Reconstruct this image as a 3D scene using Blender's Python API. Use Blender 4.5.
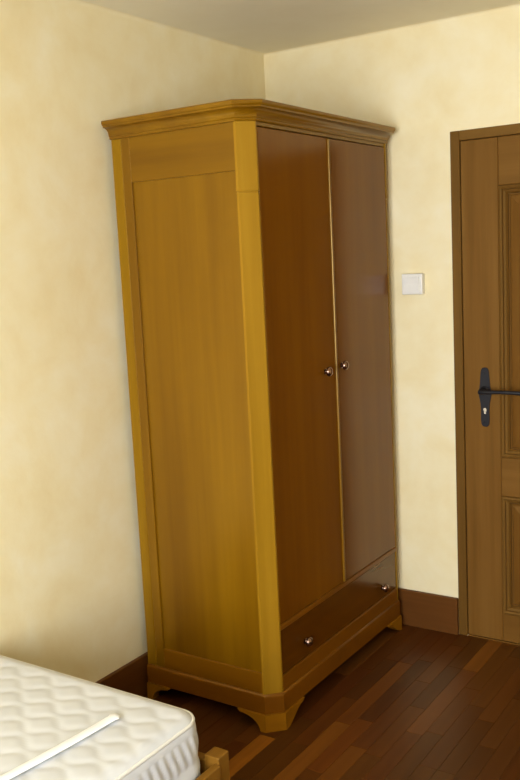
import bpy, bmesh, math, random
from mathutils import Vector, Matrix

for o in list(bpy.data.objects):
    bpy.data.objects.remove(o)
C = bpy.context.scene.collection
scene = bpy.context.scene

# ------------------------------------------------------------------ camera
cam_d = bpy.data.cameras.new('camera')
cam = bpy.data.objects.new('camera', cam_d)
C.objects.link(cam)
scene.camera = cam
cam_d.sensor_fit = 'VERTICAL'
cam_d.sensor_height = 24.0
cam_d.lens = 904.4 / 780 * 24.0
cam_d.clip_start = 0.02
Rv = Vector((0.83456878, 0.54870142, -0.04921085))
Uv = Vector((-0.03873503, 0.14755185, 0.98829553))
Fv = Vector((-0.54954031, 0.82289441, -0.14439613))
cam.matrix_world = Matrix(((Rv.x, Uv.x, -Fv.x, 2.0999), (Rv.y, Uv.y, -Fv.y, -3.2953),
                           (Rv.z, Uv.z, -Fv.z, 1.5369), (0, 0, 0, 1)))

# ------------------------------------------------------------------ light
world = bpy.data.worlds.new('overcast_sky')
scene.world = world
world.use_nodes = True
wb = world.node_tree.nodes['Background']
wb.inputs['Color'].default_value = (0.93, 0.985, 1.06, 1)
wb.inputs['Strength'].default_value = 11.0

RX, RY, H = 4.3, -4.4, 2.369          # room: x 0..RX, y RY..0
WX0, WX1, WZ0, WZ1 = 0.75, 2.55, 0.45, 2.15   # window opening in the front wall

pl = bpy.data.lights.new('window_portal', 'AREA')
pl.shape = 'RECTANGLE'
pl.size, pl.size_y = WX1 - WX0, WZ1 - WZ0
pl.cycles.is_portal = True
po = bpy.data.objects.new('window_portal', pl)
C.objects.link(po)
po.location = ((WX0 + WX1) / 2, RY - 0.16, (WZ0 + WZ1) / 2)
po.rotation_euler = (math.radians(90), 0, 0)    # -Z of the light looks along +Y

vs = scene.view_settings
scene.display_settings.display_device = 'sRGB'
vs.view_transform = 'Standard'
vs.look = 'None'
vs.gamma = 1.0
vs.use_curve_mapping = False
vs.exposure = 1.05

# ------------------------------------------------------------------ materials
def new_mat(name):
    m = bpy.data.materials.new(name)
    m.use_nodes = True
    nt = m.node_tree
    return m, nt, nt.nodes['Principled BSDF']

def ramp(nt, stops):
    n = nt.nodes.new('ShaderNodeValToRGB')
    e = n.color_ramp.elements
    while len(e) < len(stops):
        e.new(0.5)
    for k, (p, c) in enumerate(stops):
        e[k].position = p
        e[k].color = (*c, 1)
    return n

def wood(name, dark, mid, light, axis='z', rough=0.3, coat=0.0, tight=26.0, tint=False, streak=0.5, spec=0.5, island=False, varnish=(1.0, 0.74, 0.32)):
    m, nt, b = new_mat(name)
    L = nt.links.new
    tc = nt.nodes.new('ShaderNodeTexCoord')
    mp = nt.nodes.new('ShaderNodeMapping')
    sc = {'x': (1.1, tight, tight), 'y': (tight, 1.1, tight), 'z': (tight, tight, 1.1)}[axis]
    mp.inputs['Scale'].default_value = sc
    L(tc.outputs['Object'], mp.inputs['Vector'])
    oi = nt.nodes.new('ShaderNodeObjectInfo')
    w = nt.nodes.new('ShaderNodeMath'); w.operation = 'MULTIPLY'; w.inputs[1].default_value = 37.0
    L(oi.outputs['Random'], w.inputs[0])
    n1 = nt.nodes.new('ShaderNodeTexNoise'); n1.noise_dimensions = '4D'
    n1.inputs['Scale'].default_value = 1.0; n1.inputs['Detail'].default_value = 6; n1.inputs['Roughness'].default_value = 0.62
    L(mp.outputs['Vector'], n1.inputs['Vector']); L(w.outputs[0], n1.inputs['W'])
    mp2 = nt.nodes.new('ShaderNodeMapping')
    mp2.inputs['Scale'].default_value = tuple(s * 0.22 if s > 2 else s * 0.5 for s in sc)
    L(tc.outputs['Object'], mp2.inputs['Vector'])
    n2 = nt.nodes.new('ShaderNodeTexNoise'); n2.noise_dimensions = '4D'
    n2.inputs['Scale'].default_value = 1.0; n2.inputs['Detail'].default_value = 3
    L(mp2.outputs['Vector'], n2.inputs['Vector']); L(w.outputs[0], n2.inputs['W'])
    mx = nt.nodes.new('ShaderNodeMix'); mx.data_type = 'FLOAT'
    mx.inputs[0].default_value = streak
    L(n1.outputs[0], mx.inputs[2]); L(n2.outputs[0], mx.inputs[3])
    r = ramp(nt, [(0.33, dark), (0.5, mid), (0.68, light)])
    L(mx.outputs[0], r.inputs[0])
    col = r.outputs[0]
    if tint:
        t = nt.nodes.new('ShaderNodeMix'); t.data_type = 'RGBA'; t.blend_type = 'MULTIPLY'
        t.inputs[0].default_value = 1.0
        L(col, t.inputs[6])
        if island:
            g = nt.nodes.new('ShaderNodeNewGeometry')
            rr = ramp(nt, [(0, (0.5, 0.45, 0.42)), (0.7, (1, 1, 1)), (1, (1.7, 1.7, 1.6))])
            L(g.outputs['Random Per Island'], rr.inputs[0]); L(rr.outputs[0], t.inputs[7])
        else:
            L(oi.outputs['Color'], t.inputs[7])
        col = t.outputs[2]
    L(col, b.inputs['Base Color'])
    b.inputs['Roughness'].default_value = rough
    b.inputs['Specular IOR Level'].default_value = spec
    b.inputs['Specular Tint'].default_value = (*varnish, 1)
    b.inputs['Coat Weight'].default_value = coat
    b.inputs['Coat Roughness'].default_value = 0.16
    bu = nt.nodes.new('ShaderNodeBump'); bu.inputs['Strength'].default_value = 0.06; bu.inputs['Distance'].default_value = 0.002
    L(n1.outputs[0], bu.inputs['Height']); L(bu.outputs[0], b.inputs['Normal'])
    return m

def plaster(name, a, bcol, c, bump=0.12):
    m, nt, b = new_mat(name)
    L = nt.links.new
    tc = nt.nodes.new('ShaderNodeTexCoord')
    n1 = nt.nodes.new('ShaderNodeTexNoise'); n1.inputs['Scale'].default_value = 3.2; n1.inputs['Detail'].default_value = 5; n1.inputs['Roughness'].default_value = 0.6
    n1.inputs['Distortion'].default_value = 0.6
    n2 = nt.nodes.new('ShaderNodeTexNoise'); n2.inputs['Scale'].default_value = 11.0; n2.inputs['Detail'].default_value = 4
    for n in (n1, n2):
        L(tc.outputs['Object'], n.inputs['Vector'])
    mx = nt.nodes.new('ShaderNodeMix'); mx.data_type = 'FLOAT'; mx.inputs[0].default_value = 0.35
    L(n1.outputs[0], mx.inputs[2]); L(n2.outputs[0], mx.inputs[3])
    r = ramp(nt, [(0.36, a), (0.5, bcol), (0.64, c)])
    L(mx.outputs[0], r.inputs[0]); L(r.outputs[0], b.inputs['Base Color'])
    b.inputs['Roughness'].default_value = 0.85
    b.inputs['Specular IOR Level'].default_value = 0.2
    n3 = nt.nodes.new('ShaderNodeTexNoise'); n3.inputs['Scale'].default_value = 60; n3.inputs['Detail'].default_value = 3
    L(tc.outputs['Object'], n3.inputs['Vector'])
    bu = nt.nodes.new('ShaderNodeBump'); bu.inputs['Strength'].default_value = bump; bu.inputs['Distance'].default_value = 0.003
    L(n3.outputs[0], bu.inputs['Height']); L(bu.outputs[0], b.inputs['Normal'])
    return m

def plain(name, col, rough=0.5, metal=0.0, spec=0.5, noise=0.08, nscale=40):
    m, nt, b = new_mat(name)
    L = nt.links.new
    tc = nt.nodes.new('ShaderNodeTexCoord')
    n = nt.nodes.new('ShaderNodeTexNoise'); n.inputs['Scale'].default_value = nscale
    L(tc.outputs['Object'], n.inputs['Vector'])
    r = ramp(nt, [(0.3, tuple(c * (1 - noise) for c in col)), (0.7, tuple(min(1, c * (1 + noise)) for c in col))])
    L(n.outputs[0], r.inputs[0]); L(r.outputs[0], b.inputs['Base Color'])
    b.inputs['Roughness'].default_value = rough
    b.inputs['Metallic'].default_value = metal
    b.inputs['Specular IOR Level'].default_value = spec
    return m

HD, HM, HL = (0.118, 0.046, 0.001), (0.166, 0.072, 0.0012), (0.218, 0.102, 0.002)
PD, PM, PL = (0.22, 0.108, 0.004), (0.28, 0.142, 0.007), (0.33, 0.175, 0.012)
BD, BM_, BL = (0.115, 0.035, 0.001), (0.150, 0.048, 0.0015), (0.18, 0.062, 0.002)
M = {}
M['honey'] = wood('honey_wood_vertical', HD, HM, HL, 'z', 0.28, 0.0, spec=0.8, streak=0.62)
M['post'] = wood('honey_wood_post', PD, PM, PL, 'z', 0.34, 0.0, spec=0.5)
M['back_post'] = wood('honey_wood_back_post', HM, (0.215, 0.105, 0.002), (0.25, 0.13, 0.003), 'z', 0.36, 0.0)
M['honey_y'] = wood('honey_wood_along_width', HD, HM, HL, 'y', 0.28, 0.0, spec=0.8, streak=0.62)
M['honey_x'] = wood('honey_wood_along_depth', HD, HM, HL, 'x', 0.28, 0.0, spec=0.8, streak=0.62)
M['base_side'] = wood('reddish_honey_wood_base', BD, BM_, BL, 'x', 0.34, 0.0)
M['rail_x'] = wood('honey_wood_shaded_rail', (0.125, 0.044, 0.001), (0.165, 0.060, 0.0014), (0.20, 0.078, 0.002), 'x', 0.3, 0.0)  # redder than the side wood: tone of the shaded lower part put into the colour
M['foot'] = wood('honey_wood_foot', (0.20, 0.074, 0.0018), (0.245, 0.095, 0.0025), (0.28, 0.115, 0.0035), 'x', 0.34, 0.0)
M['rail'] = wood('reddish_honey_wood_rail', BD, BM_, BL, 'y', 0.34, 0.0)
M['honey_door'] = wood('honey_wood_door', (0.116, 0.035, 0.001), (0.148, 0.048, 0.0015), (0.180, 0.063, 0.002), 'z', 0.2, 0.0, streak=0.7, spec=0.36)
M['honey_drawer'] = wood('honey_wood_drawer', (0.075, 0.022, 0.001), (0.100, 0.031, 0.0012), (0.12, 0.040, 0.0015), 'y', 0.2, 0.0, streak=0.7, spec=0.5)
M['oak_z'] = wood('brown_oak_vertical', (0.098, 0.040, 0.006), (0.148, 0.064, 0.011), (0.195, 0.092, 0.019), 'z', 0.5, 0.0, spec=0.3)
M['oak_x'] = wood('brown_oak_horizontal', (0.098, 0.040, 0.006), (0.148, 0.064, 0.011), (0.195, 0.092, 0.019), 'x', 0.5, 0.0, spec=0.3)
M['oak_dark'] = wood('dark_oak_frame', (0.055, 0.023, 0.006), (0.085, 0.038, 0.010), (0.115, 0.055, 0.015), 'z', 0.5, 0.0, spec=0.3)
M['oak_frame'] = wood('oak_frame_vertical', (0.085, 0.038, 0.006), (0.13, 0.060, 0.011), (0.17, 0.085, 0.018), 'z', 0.5, 0.0, spec=0.3)
M['oak_frame_x'] = wood('oak_frame_horizontal', (0.095, 0.042, 0.007), (0.145, 0.068, 0.013), (0.18, 0.092, 0.02), 'x', 0.5, 0.0, spec=0.3)
M['base_x'] = wood('reddish_baseboard_x', (0.07, 0.023, 0.004), (0.098, 0.033, 0.007), (0.125, 0.045, 0.010), 'x', 0.45, 0.0, spec=0.25)
M['base_y'] = wood('reddish_baseboard_y', (0.07, 0.023, 0.004), (0.098, 0.033, 0.007), (0.125, 0.045, 0.010), 'y', 0.45, 0.0, spec=0.25)
FL = ((0.055, 0.015, 0.0025), (0.08, 0.023, 0.004), (0.11, 0.034, 0.006))
M['plank'] = wood('parquet_plank', *FL, 'y', 0.36, 0.0, tight=34, spec=0.25, tint=True)
M['plank_far'] = wood('parquet_plank_far', *FL, 'y', 0.36, 0.0, tight=34, spec=0.25, tint=True, island=True)
M['screed'] = plain('dark_joint', (0.02, 0.010, 0.005), 0.9)
M['wall'] = plaster('yellow_sponged_plaster', (0.79, 0.665, 0.385), (0.82, 0.715, 0.45), (0.845, 0.76, 0.525))
M['ceiling'] = plaster('cream_ceiling_paint', (0.82, 0.75, 0.54), (0.84, 0.77, 0.56), (0.85, 0.785, 0.58), 0.05)
M['iron'] = plain('black_iron', (0.009, 0.008, 0.010), 0.5, 0.0, 0.3)
M['steel'] = plain('steel_cylinder', (0.75, 0.73, 0.68), 0.25, 1.0)
M['bronze'] = plain('bronzed_metal_knob', (0.30, 0.19, 0.14), 0.2, 1.0)
M['plastic'] = plain('white_plastic', (0.76, 0.73, 0.66), 0.4, noise=0.02)
M['ticking'] = plain('white_quilted_ticking', (0.63, 0.637, 0.645), 0.6, noise=0.03, nscale=12)
M['piping'] = plain('cream_piping', (0.76, 0.74, 0.68), 0.5, noise=0.02)
M['strip'] = plain('white_satin_strip', (0.88, 0.89, 0.90), 0.3, noise=0.01)
M['pine'] = wood('bed_wood', (0.13, 0.055, 0.006), (0.185, 0.080, 0.009), (0.23, 0.105, 0.013), 'y', 0.4, 0.0)
M['winwood'] = wood('window_frame_wood', (0.098, 0.040, 0.006), (0.148, 0.064, 0.011), (0.195, 0.092, 0.019), 'z', 0.5, 0.0, spec=0.3)
gm, gnt, gb = new_mat('window_glass')
gt = gnt.nodes.new('ShaderNodeBsdfTransparent'); gg = gnt.nodes.new('ShaderNodeBsdfGlossy'); gg.inputs['Roughness'].default_value = 0.02
gx = gnt.nodes.new('ShaderNodeMixShader'); gx.inputs[0].default_value = 0.06
gnt.links.new(gt.outputs[0], gx.inputs[1]); gnt.links.new(gg.outputs[0], gx.inputs[2])
gnt.links.new(gx.outputs[0], gnt.nodes['Material Output'].inputs['Surface'])
M['glass'] = gm

# ------------------------------------------------------------------ helpers
def box(bm, x0, x1, y0, y1, z0, z1, bev=0.0, seg=1):
    r = bmesh.ops.create_cube(bm, size=1.0)
    for v in r['verts']:
        v.co = Vector((x0 + (v.co.x + .5) * (x1 - x0), y0 + (v.co.y + .5) * (y1 - y0), z0 + (v.co.z + .5) * (z1 - z0)))
    if bev:
        ed = list({e for v in r['verts'] for e in v.link_edges})
        bmesh.ops.bevel(bm, geom=ed, offset=bev, segments=seg, profile=0.5, affect='EDGES')
    return bm

def obj(name, bm, mat, parent=None, smooth=False, base=None):
    """links a bmesh given in world coordinates; base = the origin of its thing"""
    bmesh.ops.recalc_face_normals(bm, faces=bm.faces[:])
    me = bpy.data.meshes.new(name)
    if base is None and parent is not None:
        base = parent.get('_base')
    if base is not None:
        bmesh.ops.translate(bm, vec=-Vector(base), verts=bm.verts[:])
    bm.to_mesh(me); bm.free()
    me.materials.append(mat)
    if smooth:
        me.polygons.foreach_set('use_smooth', [True] * len(me.polygons))
        try:
            me.set_sharp_from_angle(angle=math.radians(38))
        except Exception:
            pass
    o = bpy.data.objects.new(name, me)
    C.objects.link(o)
    if parent is not None:
        o.parent = parent
        if base is not None:
            o['_base'] = list(base)
    elif base is not None:
        o.location = base
        o['_base'] = list(base)
    return o

def tag(o, label, cat, group=None, kind=None):
    o['label'] = label; o['category'] = cat
    if group: o['group'] = group
    if kind: o['kind'] = kind
    return o

def thing(name, label, cat, base, group=None, kind=None):
    o = bpy.data.objects.new(name, None)
    o.empty_display_size = 0.1
    C.objects.link(o)
    o.location = base
    o['_base'] = list(base)
    return tag(o, label, cat, group, kind)

def bx(*a, bev=0.0, seg=1):
    return box(bmesh.new(), *a, bev=bev, seg=seg)

def prism(bm, pts, axis, a0, a1, bev=0.0):
    """extrudes a 2-D outline; axis is the extrusion axis, pts the other two in xyz order"""
    def mk(p, a):
        return {'x': (a, p[0], p[1]), 'y': (p[0], a, p[1]), 'z': (p[0], p[1], a)}[axis]
    lo = [bm.verts.new(mk(p, a0)) for p in pts]
    hi = [bm.verts.new(mk(p, a1)) for p in pts]
    n = len(pts)
    f1 = bm.faces.new(lo[::-1]); f2 = bm.faces.new(hi)
    for i in range(n):
        bm.faces.new((lo[i], lo[(i + 1) % n], hi[(i + 1) % n], hi[i]))
    if bev:
        ed = list({e for f in (f1, f2) for e in f.edges})
        bmesh.ops.bevel(bm, geom=ed, offset=bev, segments=2, profile=0.5, affect='EDGES')
    return bm

def lathe(bm, prof, origin, axis, n=20):
    """prof = (distance along axis, radius)"""
    ax = Vector(axis).normalized()
    u = ax.orthogonal().normalized(); w = ax.cross(u)
    rings = []
    for d, r in prof:
        c = Vector(origin) + ax * d
        rings.append([bm.verts.new(c + (u * math.cos(2 * math.pi * k / n) + w * math.sin(2 * math.pi * k / n)) * max(r, 1e-4)) for k in range(n)])
    for a, b in zip(rings, rings[1:]):
        for k in range(n):
            bm.faces.new((a[k], a[(k + 1) % n], b[(k + 1) % n], b[k]))
    bm.faces.new(rings[0][::-1]); bm.faces.new(rings[-1])
    return bm

def tube(bm, pts, radii, n=10, closed=False, squash=1.0):
    pts = [Vector(p) for p in pts]
    rings = []
    N = len(pts)
    for i, p in enumerate(pts):
        if closed:
            t = pts[(i + 1) % N] - pts[i - 1]
        else:
            t = pts[min(i + 1, N - 1)] - pts[max(i - 1, 0)]
        t.normalize()
        up = Vector((0, 0, 1)) if abs(t.z) < 0.9 else Vector((1, 0, 0))
        u = t.cross(up).normalized(); w = u.cross(t)
        r = radii[i] if isinstance(radii, (list, tuple)) else radii
        rings.append([bm.verts.new(p + u * r * math.cos(2 * math.pi * k / n) + w * r * squash * math.sin(2 * math.pi * k / n)) for k in range(n)])
    pairs = list(zip(rings, rings[1:]))
    if closed:
        pairs.append((rings[-1], rings[0]))
    for a, b in pairs:
        for k in range(n):
            bm.faces.new((a[k], a[(k + 1) % n], b[(k + 1) % n], b[k]))
    if not closed:
        bm.faces.new(rings[0][::-1]); bm.faces.new(rings[-1])
    return bm

# ------------------------------------------------------------------ room shell
T = 0.16
DX0, DX1, DZ = 0.805, 1.715, 1.965       # doorway in the back wall
tag(obj('wall_left', bx(-T, 0, RY - T, T, -0.05, H + 0.1), M['wall']), 'pale yellow sponged plaster wall behind the wardrobe and bed', 'wall', kind='structure')
b = bmesh.new()
box(b, 0, DX0, 0, T, -0.05, H + 0.1)
box(b, DX0, DX1, 0, T, DZ, H + 0.1)
box(b, DX1, RX, 0, T, -0.05, H + 0.1)
tag(obj('wall_back', b, M['wall']), 'pale yellow sponged plaster wall around the brown door', 'wall', kind='structure')
tag(obj('wall_right', bx(RX, RX + T, RY - T, T, -0.05, H + 0.1), M['wall']), 'pale yellow plaster wall opposite the wardrobe doors', 'wall', kind='structure')
b = bmesh.new()
box(b, 0, WX0, RY - T, RY, -0.05, H + 0.1)
box(b, WX1, RX, RY - T, RY, -0.05, H + 0.1)
box(b, WX0, WX1, RY - T, RY, -0.05, WZ0)
box(b, WX0, WX1, RY - T, RY, WZ1, H + 0.1)
tag(obj('wall_front', b, M['wall']), 'pale yellow plaster wall with the window', 'wall', kind='structure')
tag(obj('ceiling', bx(0, RX, RY, 0, H, H + 0.1), M['ceiling']), 'plain cream painted ceiling', 'ceiling', kind='structure')

def cove(name, p0, p1, n1, label):
    """small rounded plaster fillet where wall and ceiling meet"""
    bm = bmesh.new()
    r = 0.012
    n1 = Vector(n1); q = []
    for P in (Vector(p0), Vector(p1)):
        row = [bm.verts.new(P)]
        for k in range(7):
            a = math.pi / 2 * k / 6
            row.append(bm.verts.new(P + n1 * (r - r * math.sin(a)) + Vector((0, 0, -(r - r * math.cos(a))))))
        q.append(row)
    n = len(q[0])
    for k in range(n):
        bm.faces.new((q[0][k], q[0][(k + 1) % n], q[1][(k + 1) % n], q[1][k]))
    bm.faces.new(q[0][::-1]); bm.faces.new(q[1])
    return tag(obj(name, bm, M['wall'], smooth=True), label, 'trim', kind='structure')
cove('trim_1', (0, RY, H), (0, 0, H), (1, 0, 0), 'rounded plaster edge between left wall and ceiling')
cove('trim_2', (0, 0, H), (RX, 0, H), (0, -1, 0), 'rounded plaster edge between door wall and ceiling')

# floor: sub-base plus parquet planks
floor = tag(obj('floor', bx(0, RX, RY, 0, -0.05, -0.006), M['screed'], base=(0, 0, 0)), 'dark reddish brown parquet floor of narrow planks', 'floor', kind='structure')
random.seed(11)
PW, GAP = 0.058, 0.0007
LENS = (0.34, 0.42, 0.50)
plank_me = {}
for l in LENS:
    bm = bmesh.new()
    box(bm, 0, PW - GAP, 0, l - GAP, -0.006, 0.0)
    top = [e for e in bm.edges if all(abs(v.co.z) < 1e-6 for v in e.verts)]
    bmesh.ops.bevel(bm, geom=top, offset=0.0005, segments=1, affect='EDGES')
    bmesh.ops.recalc_face_normals(bm, faces=bm.faces[:])
    me = bpy.data.meshes.new('plank'); bm.to_mesh(me); bm.free()
    me.materials.append(M['plank']); plank_me[l] = me
spots = []
nx = int(RX / PW)
for i in range(nx):
    x = i * PW
    y = -random.choice((0, 0.11, 0.2, 0.29)) 
    if y < -0.02:
        spots.append((x, y, 0.0))
    while y > RY + 0.02:
        l = random.choice(LENS)
        y2 = max(y - l, RY)
        spots.append((x, y2, y)); y = y2
def rank(s):        # planks nearest the visible part of the floor come first
    x, a, b_ = s
    cx, cy = x + PW / 2, (a + b_) / 2
    return max(0, cx - 1.5) * 1.5 + max(0, -1.35 - cy) 
spots.sort(key=rank)
far = bmesh.new()
for k, (x, y0, y1) in enumerate(spots):
    if k < 295:
        l = min(LENS, key=lambda q: abs(q - (y1 - y0)))
        o = bpy.data.objects.new('plank', plank_me[l])
        C.objects.link(o); o.parent = floor
        o.location = (x, y0, 0); o.scale = (1, (y1 - y0) / l, 1)
        t = random.random()
        f = 0.7 + 0.45 * t
        if t > 0.9: f = 1.35
        g = random.uniform(0.9, 1.15)
        cx, cy = x + PW / 2, (y0 + y1) / 2
        o.color = (f, f * g, f * g * random.uniform(.85, 1.2), 1)
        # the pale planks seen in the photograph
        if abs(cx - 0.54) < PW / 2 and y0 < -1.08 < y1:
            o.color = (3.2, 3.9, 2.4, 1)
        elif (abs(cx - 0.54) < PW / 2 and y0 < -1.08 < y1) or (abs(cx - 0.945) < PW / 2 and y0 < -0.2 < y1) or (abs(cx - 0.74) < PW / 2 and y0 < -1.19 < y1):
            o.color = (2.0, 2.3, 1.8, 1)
    else:
        box(far, x, x + PW - GAP, y0, y1 - GAP, -0.006, 0.0)
fo = obj('plank_field', far, M['plank_far'], floor); fo['kind'] = 'stuff'

# baseboards (0.152 high, 18 mm thick, small top bevel)
HB, TB = 0.152, 0.018
def board(name, x0, x1, y0, y1, mat, label):
    tag(obj(name, bx(x0, x1, y0, y1, 0, HB, bev=0.003, seg=2), mat), label, 'baseboard', kind='structure')
board('baseboard_left', 0, TB, RY + TB, 0, M['base_y'], 'reddish brown wooden baseboard along the wall behind the bed')
board('baseboard_back', TB, DX0 - 0.0, -TB, 0, M['base_x'], 'reddish brown wooden baseboard between the wardrobe and the door')
board('baseboard_back', DX1, RX - TB, -TB, 0, M['base_x'], 'reddish brown wooden baseboard on the hinge side of the door')
board('baseboard_right', RX - TB, RX, RY + TB, 0, M['base_y'], 'reddish brown wooden baseboard along the wall opposite the wardrobe')
board('baseboard_front', 0, RX, RY, RY + TB, M['base_x'], 'reddish brown wooden baseboard below the window')

# ------------------------------------------------------------------ door
d = thing('door_1', 'brown oak panelled door with black iron lever handle', 'door', (DX0, 0, 0), kind='structure')
FW = 0.036
b = bmesh.new()
box(b, DX0, DX0 + FW, -0.004, 0.11, 0, DZ, bev=0.002)
obj('door_frame', b, M['oak_frame'], d)
obj('door_frame', bx(DX1 - FW, DX1, -0.004, 0.11, 0, DZ, bev=0.002), M['oak_frame'], d)
obj('door_frame', bx(DX0 + FW, DX1 - FW, -0.004, 0.11, DZ - FW, DZ, bev=0.002), M['oak_frame_x'], d)
for a_, c_, z_ in ((DX0 + FW, DX0 + FW + 0.02, 0.0), (DX1 - FW - 0.02, DX1 - FW, 0.0), (DX0 + FW + 0.02, DX1 - FW - 0.02, DZ - FW - 0.02)):
    obj('door_stop', bx(a_, c_, 0.048, 0.11, z_, DZ - FW), M['oak_dark'], d)  # stops added behind the leaf edges to keep outside light from leaking in
obj('threshold', bx(DX0 + FW, DX1 - FW, 0.0, 0.11, -0.006, 0.004), M['oak_x'], d)  # added to close the light leak under the leaf
obj('light_seal_bar', bx(DX0 + FW + 0.02, DX1 - FW - 0.02, 0.048, 0.07, 0.004, 0.03), M['oak_x'], d)  # unseen bar behind the leaf, added to block light coming under it
L0, L1 = DX0 + FW + 0.0015, DX1 - FW - 0.0015
YF, YB = 0.001, 0.046                      # faces of the leaf
ST = 0.142
TOPZ, BOTZ = DZ - FW - 0.0015, 0.006
P = [(0.118, 0.590), (0.742, 1.755)]       # lower and upper panel openings
obj('stile', bx(L0, L0 + ST, YF, YB, BOTZ, TOPZ, bev=0.0025), M['oak_z'], d)
obj('stile', bx(L1 - ST, L1, YF, YB, BOTZ, TOPZ, bev=0.0025), M['oak_z'], d)
for nm, z0, z1 in (('bottom_rail', BOTZ, P[0][0]), ('lock_rail', P[0][1], P[1][0]), ('top_rail', P[1][1], TOPZ)):
    obj(nm, bx(L0 + ST, L1 - ST, YF + 0.0006, YB, z0, z1, bev=0.0025), M['oak_x'], d)
px0, px1 = L0 + ST, L1 - ST
def frame_loft(bm, rects):
    """rects = (inset, y) steps of a picture-frame moulding"""
    pass
for z0, z1 in P:
    # raised and fielded panel: flat margin, sloping bevel, flat field
    bm = bmesh.new()
    steps = [(0.0, 0.026), (0.034, 0.026), (0.040, 0.020), (0.072, 0.011), (0.076, 0.0085)]
    rings = []
    for ins, y in steps:
        rings.append([bm.verts.new((x, y, z)) for x, z in ((px0 + ins, z0 + ins), (px1 - ins, z0 + ins), (px1 - ins, z1 - ins), (px0 + ins, z1 - ins))])
    for a, c in zip(rings, rings[1:]):
        for k in range(4):
            bm.faces.new((a[k], a[(k + 1) % 4], c[(k + 1) % 4], c[k]))
    bm.faces.new(rings[-1])
    back = [bm.verts.new((v.co.x, 0.040, v.co.z)) for v in rings[0]]
    for k in range(4):
        bm.faces.new((rings[0][k], rings[0][(k + 1) % 4], back[(k + 1) % 4], back[k]))
    bm.faces.new(back[::-1])
    pn = obj('panel', bm, M['oak_z'], d)
    # moulding round the opening
    bm = bmesh.new()
    prof = [(0.0, 0.003), (0.002, -0.003), (0.008, -0.005), (0.014, -0.002), (0.016, 0.006), (0.024, 0.010), (0.030, 0.018), (0.031, 0.0255)]
    rings = []
    for ins, y in prof:
        rings.append([bm.verts.new((x, y, z)) for x, z in ((px0 + ins, z0 + ins), (px1 - ins, z0 + ins), (px1 - ins, z1 - ins), (px0 + ins, z1 - ins))])
    for a, c in zip(rings, rings[1:]):
        for k in range(4):
            bm.faces.new((a[k], a[(k + 1) % 4], c[(k + 1) % 4], c[k]))
    obj('panel_moulding', bm, M['oak_frame'], pn)
# handle
hx, hz = 0.926, 0.999
half = [(0.000, 0.0), (0.008, 0.001), (0.0125, 0.005), (0.0155, 0.012), (0.0165, 0.030), (0.0155, 0.060), (0.0175, 0.090), (0.0195, 0.110),
        (0.0245, 0.122), (0.026, 0.130), (0.0245, 0.138), (0.0205, 0.150), (0.0165, 0.170), (0.0165, 0.208), (0.0145, 0.219), (0.009, 0.227), (0.000, 0.228)]
out = [(hx + w, 0.857 + z) for w, z in half] + [(hx - w, 0.857 + z) for w, z in half[-2:0:-1]]
hp = obj('handle_plate', prism(bmesh.new(), out, 'y', -0.004, YF, 0.0018), M['iron'], d)
hp['label'] = 'black wrought iron handle plate with shaped ends'
b = lathe(bmesh.new(), [(0, 0.0165), (0.006, 0.0165), (0.009, 0.012), (0.05, 0.0095), (0.056, 0.008)], (hx, -0.003, hz), (0, -1, 0), 16)
tube(b, [(hx - 0.004, -0.055, hz), (hx, -0.056, hz), (hx + 0.03, -0.057, hz + 0.001), (hx + 0.08, -0.056, hz + 0.002), (hx + 0.135, -0.055, hz + 0.002), (hx + 0.156, -0.051, hz - 0.001), (hx + 0.163, -0.046, hz - 0.004)],
     [0.0085, 0.0095, 0.008, 0.0068, 0.0075, 0.0085, 0.005], 10)
lv = obj('lever', b, M['iron'], hp, smooth=True)
b = bmesh.new()
lathe(b, [(0, 0.0068), (0.004, 0.0064)], (hx + 0.001, -0.003, 0.924), (0, -1, 0), 14)
box(b, hx - 0.0028, hx + 0.0048, -0.0066, -0.003, 0.908, 0.924)
obj('key_cylinder', b, M['steel'], hp, smooth=True)['label'] = 'bright steel key cylinder'
for z in (0.877, 1.062):
    obj('screw', lathe(bmesh.new(), [(0, 0.0045), (0.002, 0.004), (0.003, 0.002)], (hx, -0.0035, z), (0, -1, 0), 12), M['iron'], hp, smooth=True)

# light switch (surface mounted)
s = thing('light_switch', 'small square white light switch between the wardrobe and the door', 'light switch', (0.648, 0, 1.365))
SX0, SX1, SZ0, SZ1 = 0.606, 0.692, 1.367, 1.447
obj('switch_box', bx(SX0, SX1, -0.028, 0.0, SZ0, SZ1, bev=0.004, seg=2), M['plastic'], s)
b = bmesh.new()
prism(b, [(-0.0275, SZ0 + 0.012), (-0.0325, SZ0 + 0.012), (-0.0305, (SZ0 + SZ1) / 2), (-0.0345, SZ1 - 0.012), (-0.0275, SZ1 - 0.012)], 'x', SX0 + 0.012, SX1 - 0.012)
obj('rocker', b, M['plastic'], s)

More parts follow.
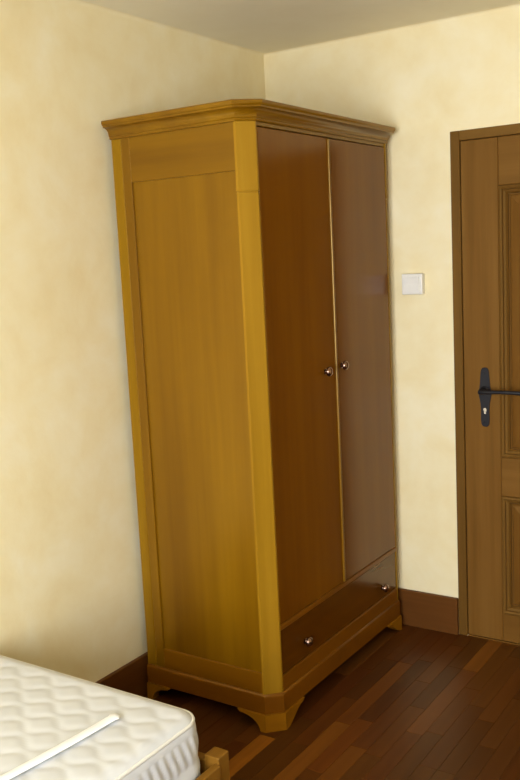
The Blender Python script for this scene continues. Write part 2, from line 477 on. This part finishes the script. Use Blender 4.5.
# ------------------------------------------------------------------ window behind the camera
w = thing('window_1', 'wooden two-sash window in the wall facing the door', 'window', (WX0, RY, WZ0), kind='structure')
fy0, fy1 = RY - 0.12, RY - 0.05
fw = 0.05
obj('window_frame', bx(WX0, WX0 + fw, fy0, fy1, WZ0, WZ1, bev=0.003), M['winwood'], w)
obj('window_frame', bx(WX1 - fw, WX1, fy0, fy1, WZ0, WZ1, bev=0.003), M['winwood'], w)
obj('window_frame', bx(WX0 + fw, WX1 - fw, fy0, fy1, WZ0, WZ0 + fw, bev=0.003), M['winwood'], w)
obj('window_frame', bx(WX0 + fw, WX1 - fw, fy0, fy1, WZ1 - fw, WZ1, bev=0.003), M['winwood'], w)
xm = (WX0 + WX1) / 2
obj('mullion', bx(xm - 0.04, xm + 0.04, fy0, fy1, WZ0 + fw, WZ1 - fw, bev=0.003), M['winwood'], w)
for a, c in ((WX0 + fw, xm - 0.04), (xm + 0.04, WX1 - fw)):
    obj('pane', bx(a, c, RY - 0.087, RY - 0.083, WZ0 + fw, WZ1 - fw), M['glass'], w)
obj('window_sill', bx(WX0 - 0.03, WX1 + 0.03, RY - 0.05, RY + 0.05, WZ0 - 0.03, WZ0, bev=0.004), M['winwood'], w)

# ------------------------------------------------------------------ wardrobe
BX, XF = 0.030, 0.570           # back and front planes
YL, YR = -1.0025, -0.022        # side planes
CH = 0.042                      # corner chamfer
ZT, ZC, ZP, ZB = 2.0, 1.946, 0.126, 0.060
wd = thing('wardrobe', 'tall honey coloured wooden wardrobe with two doors and a bottom drawer', 'wardrobe', ((BX + XF) / 2, (YL + YR) / 2, 0))

def plan(o, orr=None):
    r = o if orr is None else orr
    k = 0.4142
    return [(BX, YL - o), (XF - CH + k * o, YL - o), (XF + o, YL + CH - k * o),
            (XF + o, YR - CH + k * r), (XF - CH + k * o, YR + r), (BX, YR + r)]
def loft(bm, prof, rmax=0.018):
    rings = [[bm.verts.new((x, y, z)) for x, y in plan(o, min(o, rmax))] for o, z in prof]
    for a, c in zip(rings, rings[1:]):
        for k in range(6):
            bm.faces.new((a[k], a[(k + 1) % 6], c[(k + 1) % 6], c[k]))
    bm.faces.new(rings[0][::-1]); bm.faces.new(rings[-1])
    return bm

# carcass: back, right side, inner boards (closed box behind the fronts)
obj('back_panel', bx(BX, BX + 0.012, YL + 0.02, YR - 0.02, ZP, ZC), M['honey'], wd)
obj('side_panel', bx(BX, XF - CH - 0.02, YR - 0.022, YR, ZP, ZC), M['honey'], wd)
# left side seen in the photograph: stile, rails, recessed panel
XS = 0.106
XP = 0.520
obj('back_post', bx(BX, 0.071, YL, YL + 0.03, ZP, ZC, bev=0.002), M['back_post'], wd)
obj('side_stile', bx(0.071, XS, YL + 0.001, YL + 0.024, ZP, ZC, bev=0.0015), M['honey'], wd)
obj('side_top_rail', bx(XS, XP, YL + 0.0008, YL + 0.024, 1.800, ZC, bev=0.0015), M['honey_x'], wd)
obj('side_bottom_rail', bx(XS, XP, YL + 0.0008, YL + 0.024, ZP, 0.196, bev=0.0015), M['rail_x'], wd)
obj('side_panel', bx(XS, XP, YL + 0.0085, YL + 0.020, 0.196, 1.800), M['honey'], wd)
# corner posts with a chamfered face, a cross groove near the top
def post(side):
    bm = bmesh.new()
    yy = (lambda o: YL + o) if side < 0 else (lambda o: YR - o)
    def sec(e):
        k = 0.4142
        return [(XP, yy(0.0 - e)), (XF - CH + k * e, yy(0.0 - e)), (XF + e, yy(CH - k * e)), (XF + e, yy(CH + 0.006)), (XF - 0.024, yy(CH + 0.006)), (XP, yy(0.024))]
    prof = [(0, ZP), (0, 1.7335), (-0.0022, 1.7345), (-0.0022, 1.7375), (0.0012, 1.7385), (0.0012, ZC)]
    rings = [[bm.verts.new((x, y, z)) for x, y in sec(e)] for e, z in prof]
    for a, c in zip(rings, rings[1:]):
        for k in range(6):
            bm.faces.new((a[k], a[(k + 1) % 6], c[(k + 1) % 6], c[k]))
    bm.faces.new(rings[0][::-1]); bm.faces.new(rings[-1])
    return bm
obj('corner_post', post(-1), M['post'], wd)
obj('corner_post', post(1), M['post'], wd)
YA, YZ = YL + CH + 0.0075, YR - CH - 0.0075      # front opening between the posts
YM = -0.515
# inner boards behind the fronts
obj('inner_shelf', bx(BX + 0.012, XF - 0.026, YL + 0.026, YR - 0.022, 0.325, 0.343), M['honey_y'], wd)
obj('bottom_board', bx(BX + 0.012, XF - 0.026, YL + 0.026, YR - 0.022, ZP, ZP + 0.018), M['honey_y'], wd)
# front rails
obj('front_rail', bx(XF - 0.024, XF + 0.0015, YA, YZ, 0.334, 0.352, bev=0.003, seg=2), M['rail'], wd)
obj('front_bottom_rail', bx(XF - 0.024, XF, YA, YZ, ZP, 0.178, bev=0.002), M['rail'], wd)
obj('front_top_rail', bx(XF - 0.024, XF - 0.002, YA, YZ, 1.930, ZC, bev=0.002), M['honey_y'], wd)
# doors
KNOB = [(0, 0.010), (0.002, 0.0105), (0.004, 0.007), (0.008, 0.0065), (0.010, 0.012), (0.013, 0.0165), (0.018, 0.0170), (0.023, 0.0145), (0.026, 0.009), (0.0275, 0.002)]
def knob(parent, y, z):
    o = obj('knob', lathe(bmesh.new(), KNOB, (XF - 0.001, y, z), (1, 0, 0), 20), M['bronze'], parent, smooth=True)
    o['label'] = 'small round bronzed metal knob'
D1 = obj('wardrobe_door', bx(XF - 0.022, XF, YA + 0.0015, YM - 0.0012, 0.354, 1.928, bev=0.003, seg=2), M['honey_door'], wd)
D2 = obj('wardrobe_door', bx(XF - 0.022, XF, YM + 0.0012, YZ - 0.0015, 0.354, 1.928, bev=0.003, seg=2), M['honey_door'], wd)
obj('closing_strip', bx(XF - 0.002, XF + 0.006, YM - 0.006, YM + 0.005, 0.356, 1.926, bev=0.0025, seg=2), M['honey'], D1)
knob(D1, -0.592, 1.138); knob(D2, -0.474, 1.145)
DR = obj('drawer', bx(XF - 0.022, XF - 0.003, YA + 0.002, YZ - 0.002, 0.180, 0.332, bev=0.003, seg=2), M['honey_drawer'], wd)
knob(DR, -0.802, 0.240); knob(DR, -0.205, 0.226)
# cornice
cp = [(0.000, ZC - 0.004), (0.005, ZC - 0.003), (0.007, ZC + 0.001), (0.006, ZC + 0.005), (0.009, ZC + 0.008)]
for k in range(7):
    a = math.pi / 2 * k / 6
    cp.append((0.009 + 0.023 * (1 - math.cos(a)), ZC + 0.008 + 0.024 * math.sin(a)))
cp += [(0.0345, ZC + 0.033), (0.0345, ZC + 0.037), (0.0385, ZC + 0.040), (0.0405, ZT - 0.009), (0.0400, ZT - 0.002), (0.037, ZT)]
obj('cornice', loft(bmesh.new(), cp), M['honey_y'], wd, smooth=True)
# base belt
bp = [(0.002, ZB - 0.004), (0.0065, ZB), (0.0065, ZP - 0.014), (0.006, ZP - 0.008), (0.003, ZP - 0.002), (0.0005, ZP)]
obj('base_moulding', loft(bmesh.new(), bp, 0.002), M['base_side'], wd, smooth=True)
# bracket feet
def bracket(len0, flat=0.022, soft=False):
    """outline (distance from the corner, z) of one bracket arm, concave ogee end"""
    pts = [(0, 0), (flat, 0)]
    for k in range(1, 10):
        a = math.pi / 2 * k / 9
        if soft:
            t = k / 9
            pts.append((flat + (len0 - flat - 0.012) * t, 0.050 * (0.5 - 0.5 * math.cos(math.pi * t))))
            continue
        pts.append((flat + (len0 - flat - 0.012) * (1 - math.cos(a)), 0.050 * math.sin(a)))
    pts += [(len0 - 0.008, 0.054), (len0, ZB - 0.001), (0, ZB - 0.001)]
    return pts
def foot(side, front, la, lb):
    bm = bmesh.new()
    e = 0.0135 if side < 0 else 0.003
    ys = YL if side < 0 else YR
    sg = 1 if side < 0 else -1
    th = 0.022
    if front:
        ax = XF - CH + 0.4142 * e
        prism(bm, [(ax - dd, z) for dd, z in bracket(la)], 'y', ys - sg * e, ys + sg * th)
        by = ys + sg * (CH - 0.4142 * e)
        prism(bm, [(by + sg * dd, z) for dd, z in bracket(lb, 0.004, True)], 'x', XF - th, XF + 0.0135)
        ex = 0.0135
        prism(bm, [(ax - 0.001, ys - sg * e), (ax, ys - sg * e), (XF + ex, by), (XF + ex, by + sg * 0.001), (XF - th, by + sg * 0.001), (ax - 0.001, ys + sg * th)], 'z', 0, ZB - 0.001)
    else:
        prism(bm, [(BX + dd, z) for dd, z in bracket(la)], 'y', ys - sg * e, ys + sg * th)
        prism(bm, [(ys + sg * dd, z) for dd, z in bracket(lb)], 'x', BX, BX + th)
    return obj('foot', bm, M['foot'], wd)
foot(-1, True, 0.112, 0.122)
foot(1, True, 0.112, 0.122)
foot(-1, False, 0.105, 0.110)
foot(1, False, 0.105, 0.110)

# ------------------------------------------------------------------ bed
X0, X1, Y0, Y1 = 0.022, 0.818, -3.640, -1.680      # mattress plan
ZM0, ZM1 = 0.300, 0.468
bed = thing('bed_frame', 'low wooden single bed frame under the white mattress', 'bed', ((X0 + X1) / 2, (Y0 + Y1) / 2, 0))
def bpost(x, y):
    return obj('post', bx(x - 0.022, x + 0.022, y - 0.022, y + 0.022, 0, 0.338, bev=0.003, seg=2), M['pine'], bed)
rail_z = (0.22, 0.323)
for x, y in ((X1 + 0.002, Y1 + 0.028), (X1 + 0.002, Y0 - 0.028)):
    bpost(x, y)
for y in (Y1 + 0.028, Y0 - 0.028):
    bpost(X0 + 0.022, y)
obj('side_rail', bx(X1 + 0.010, X1 + 0.030, Y0 - 0.006, Y1 + 0.006, *rail_z, bev=0.003, seg=2), M['pine'], bed)
obj('side_rail', bx(X0 - 0.008, X0 - 0.0005, Y0 + 0.0, Y1 - 0.0, 0.22, 0.295, bev=0.001), M['pine'], bed)
for y0, y1 in ((Y1 + 0.008, Y1 + 0.032), (Y0 - 0.032, Y0 - 0.008)):
    obj('end_rail', bx(X0 + 0.044, X1 - 0.020, y0, y1, *rail_z, bev=0.003, seg=2), M['pine'], bed)
for k in range(11):
    y = Y0 + 0.08 + k * (Y1 - Y0 - 0.16) / 10
    obj('slat', bx(X0 - 0.0005, X1 + 0.010, y - 0.04, y + 0.04, ZM0 - 0.018, ZM0 - 0.001), M['pine'], bed)

mt = thing('mattress', 'white quilted mattress lying on the low bed frame', 'mattress', ((X0 + X1) / 2, (Y0 + Y1) / 2, ZM0))
RC, RE = 0.065, 0.036
mcx, mcy = (X0 + X1) / 2, (Y0 + Y1) / 2
hx_, hy_ = (X1 - X0) / 2, (Y1 - Y0) / 2
def sdf(x, y):
    qx, qy = abs(x - mcx) - (hx_ - RC), abs(y - mcy) - (hy_ - RC)
    return math.hypot(max(qx, 0), max(qy, 0)) + min(max(qx, qy), 0) - RC
def pull(x, y):
    """puts a grid point of the bounding rectangle onto the rounded rectangle"""
    dx, dy = x - mcx, y - mcy
    qx, qy = abs(dx) - (hx_ - RC), abs(dy) - (hy_ - RC)
    if qx > 0 and qy > 0:
        m_ = max(qx, qy); h_ = math.hypot(qx, qy)
        s_ = m_ / h_
        qx *= s_; qy *= s_
        return mcx + math.copysign(hx_ - RC + qx, dx), mcy + math.copysign(hy_ - RC + qy, dy)
    return x, y
def quilt(x, y):
    # wavy stitched lines, every second one mirrored: rows of ogee cells
    best = 9
    p, lam, a = 0.050, 0.120, 0.016
    for k in (math.floor(y / p) - 1, math.floor(y / p), math.floor(y / p) + 1, math.floor(y / p) + 2):
        yk = k * p + a * math.sin(2 * math.pi * x / lam + math.pi * k)
        best = min(best, abs(y - yk))
    return 0.0023 * (1 - math.exp(-(best / 0.014) ** 2))
def axis_pts(a, b_, step):
    n = max(2, int((b_ - a) / step)); inner = [a + RE + (b_ - a - 2 * RE) * k / n for k in range(n + 1)]
    edge = [0.0, 0.0012, 0.004, 0.009, 0.015, 0.022]
    return [a + e for e in edge] + inner + [b_ - e for e in edge[::-1]]
gx_, gy_ = axis_pts(X0, X1, 0.0075), axis_pts(Y0, Y1, 0.0075)
bm = bmesh.new()
grid = []
for x in gx_:
    row = []
    for y in gy_:
        a, c = pull(x, y)
        dd = max(0.0, -sdf(a, c))
        z = ZM1 - RE - 0.006 + (RE if dd >= RE else math.sqrt(max(0, RE * RE - (RE - dd) ** 2)))
        z += quilt(a, c) * min(1, dd / 0.036)
        row.append(bm.verts.new((a, c, z)))
    grid.append(row)
for i in range(len(gx_) - 1):
    for j in range(len(gy_) - 1):
        bm.faces.new((grid[i][j], grid[i + 1][j], grid[i + 1][j + 1], grid[i][j + 1]))
obj('quilted_top', bm, M['ticking'], mt, smooth=True)
# perimeter
def perimeter(off, step):
    pts = []
    w_, h_ = hx_ - RC, hy_ - RC
    r = RC + off
    segs = [((w_, -h_), (w_, h_), (1, 0)), ((w_, h_), (-w_, h_), (0, 1)), ((-w_, h_), (-w_, -h_), (-1, 0)), ((-w_, -h_), (w_, -h_), (0, -1))]
    for i, (p, q, n) in enumerate(segs):
        ln = math.hypot(q[0] - p[0], q[1] - p[1]); k = int(ln / step)
        for j in range(k):
            t = j / k
            pts.append((mcx + p[0] + (q[0] - p[0]) * t + n[0] * r, mcy + p[1] + (q[1] - p[1]) * t + n[1] * r))
        a0 = math.atan2(n[1], n[0])
        for j in range(14):
            a = a0 + math.pi / 2 * j / 14
            pts.append((mcx + q[0] + r * math.cos(a), mcy + q[1] + r * math.sin(a)))
    return pts
zt, zb = ZM1 - RE - 0.006, ZM0
base = perimeter(0, 0.006)
N = len(base)
nrm = []
for i in range(N):
    ax_, ay_ = base[(i + 1) % N][0] - base[i - 1][0], base[(i + 1) % N][1] - base[i - 1][1]
    l = math.hypot(ax_, ay_); nrm.append((ay_ / l, -ax_ / l))
bm = bmesh.new()
ROWS = 18
rows = []
s_acc = [0.0]
for i in range(1, N):
    s_acc.append(s_acc[-1] + math.hypot(base[i][0] - base[i - 1][0], base[i][1] - base[i - 1][1]))
for r in range(ROWS + 1):
    v = r / ROWS                                  # 0 bottom, 1 top
    z = zb + (zt - zb) * v
    row = []
    for i in range(N):
        if v > 0.42:                              # slanted stitched ribs
            t = (v - 0.42) / 0.58
            ph = s_acc[i] / 0.028 + 1.1 * t
            dd = abs(ph - round(ph)) * 0.028
            o_ = 0.0045 * (1 - math.exp(-(dd / 0.006) ** 2)) * math.sin(math.pi * t) ** 0.5 if 0 < t < 1 else 0
        else:                                     # plain band below
            t = v / 0.42
            o_ = 0.005 * math.sin(math.pi * t)
        row.append(bm.verts.new((base[i][0] + nrm[i][0] * (o_ - 0.001), base[i][1] + nrm[i][1] * (o_ - 0.001), z)))
    rows.append(row)
for a, c in zip(rows, rows[1:]):
    for i in range(N):
        bm.faces.new((a[i], a[(i + 1) % N], c[(i + 1) % N], c[i]))
bm.faces.new(rows[0][::-1])
obj('side_band', bm, M['ticking'], mt, smooth=True)
pp = perimeter(-0.006, 0.03)
obj('piping', tube(bmesh.new(), [(x, y, ZM1 - 0.0215) for x, y in pp], 0.0042, 8, closed=True), M['piping'], mt, smooth=True)
pp = perimeter(-0.001, 0.03)
obj('piping', tube(bmesh.new(), [(x, y, zb + 0.006) for x, y in pp], 0.004, 8, closed=True), M['piping'], mt, smooth=True)

# narrow white strip lying on the mattress
SA, SB = Vector((0.655, -1.812, ZM1 + 0.0042)), Vector((0.600, -2.40, ZM1 + 0.0042))
pts, rad = [], []
LS = (SB - SA).length
ds = [0.0, 0.002, 0.005, 0.009, 0.014, 0.022] + [0.022 + (LS - 0.044) * k / 14 for k in range(1, 14)] + [LS - e for e in (0.022, 0.014, 0.009, 0.005, 0.002, 0.0)]
for q_ in ds:
    e_ = min(q_, LS - q_)
    pts.append(SA.lerp(SB, q_ / LS) + Vector((0.003 * math.sin(11 * q_), 0, 0)))
    r_ = 0.0135 if e_ >= 0.014 else max(0.001, math.sqrt(max(0, 0.0135 ** 2 - (0.0135 * (1 - e_ / 0.014)) ** 2)))
    rad.append(r_ + (0.003 if q_ == ds[4] else 0))
so = obj('white_strip', tube(bmesh.new(), pts, rad, 12, squash=0.28), M['strip'], smooth=True, base=tuple(SA))
tag(so, 'long narrow white strip lying on the quilted mattress', 'strip')

for o in bpy.data.objects:
    if '_base' in o:
        del o['_base']
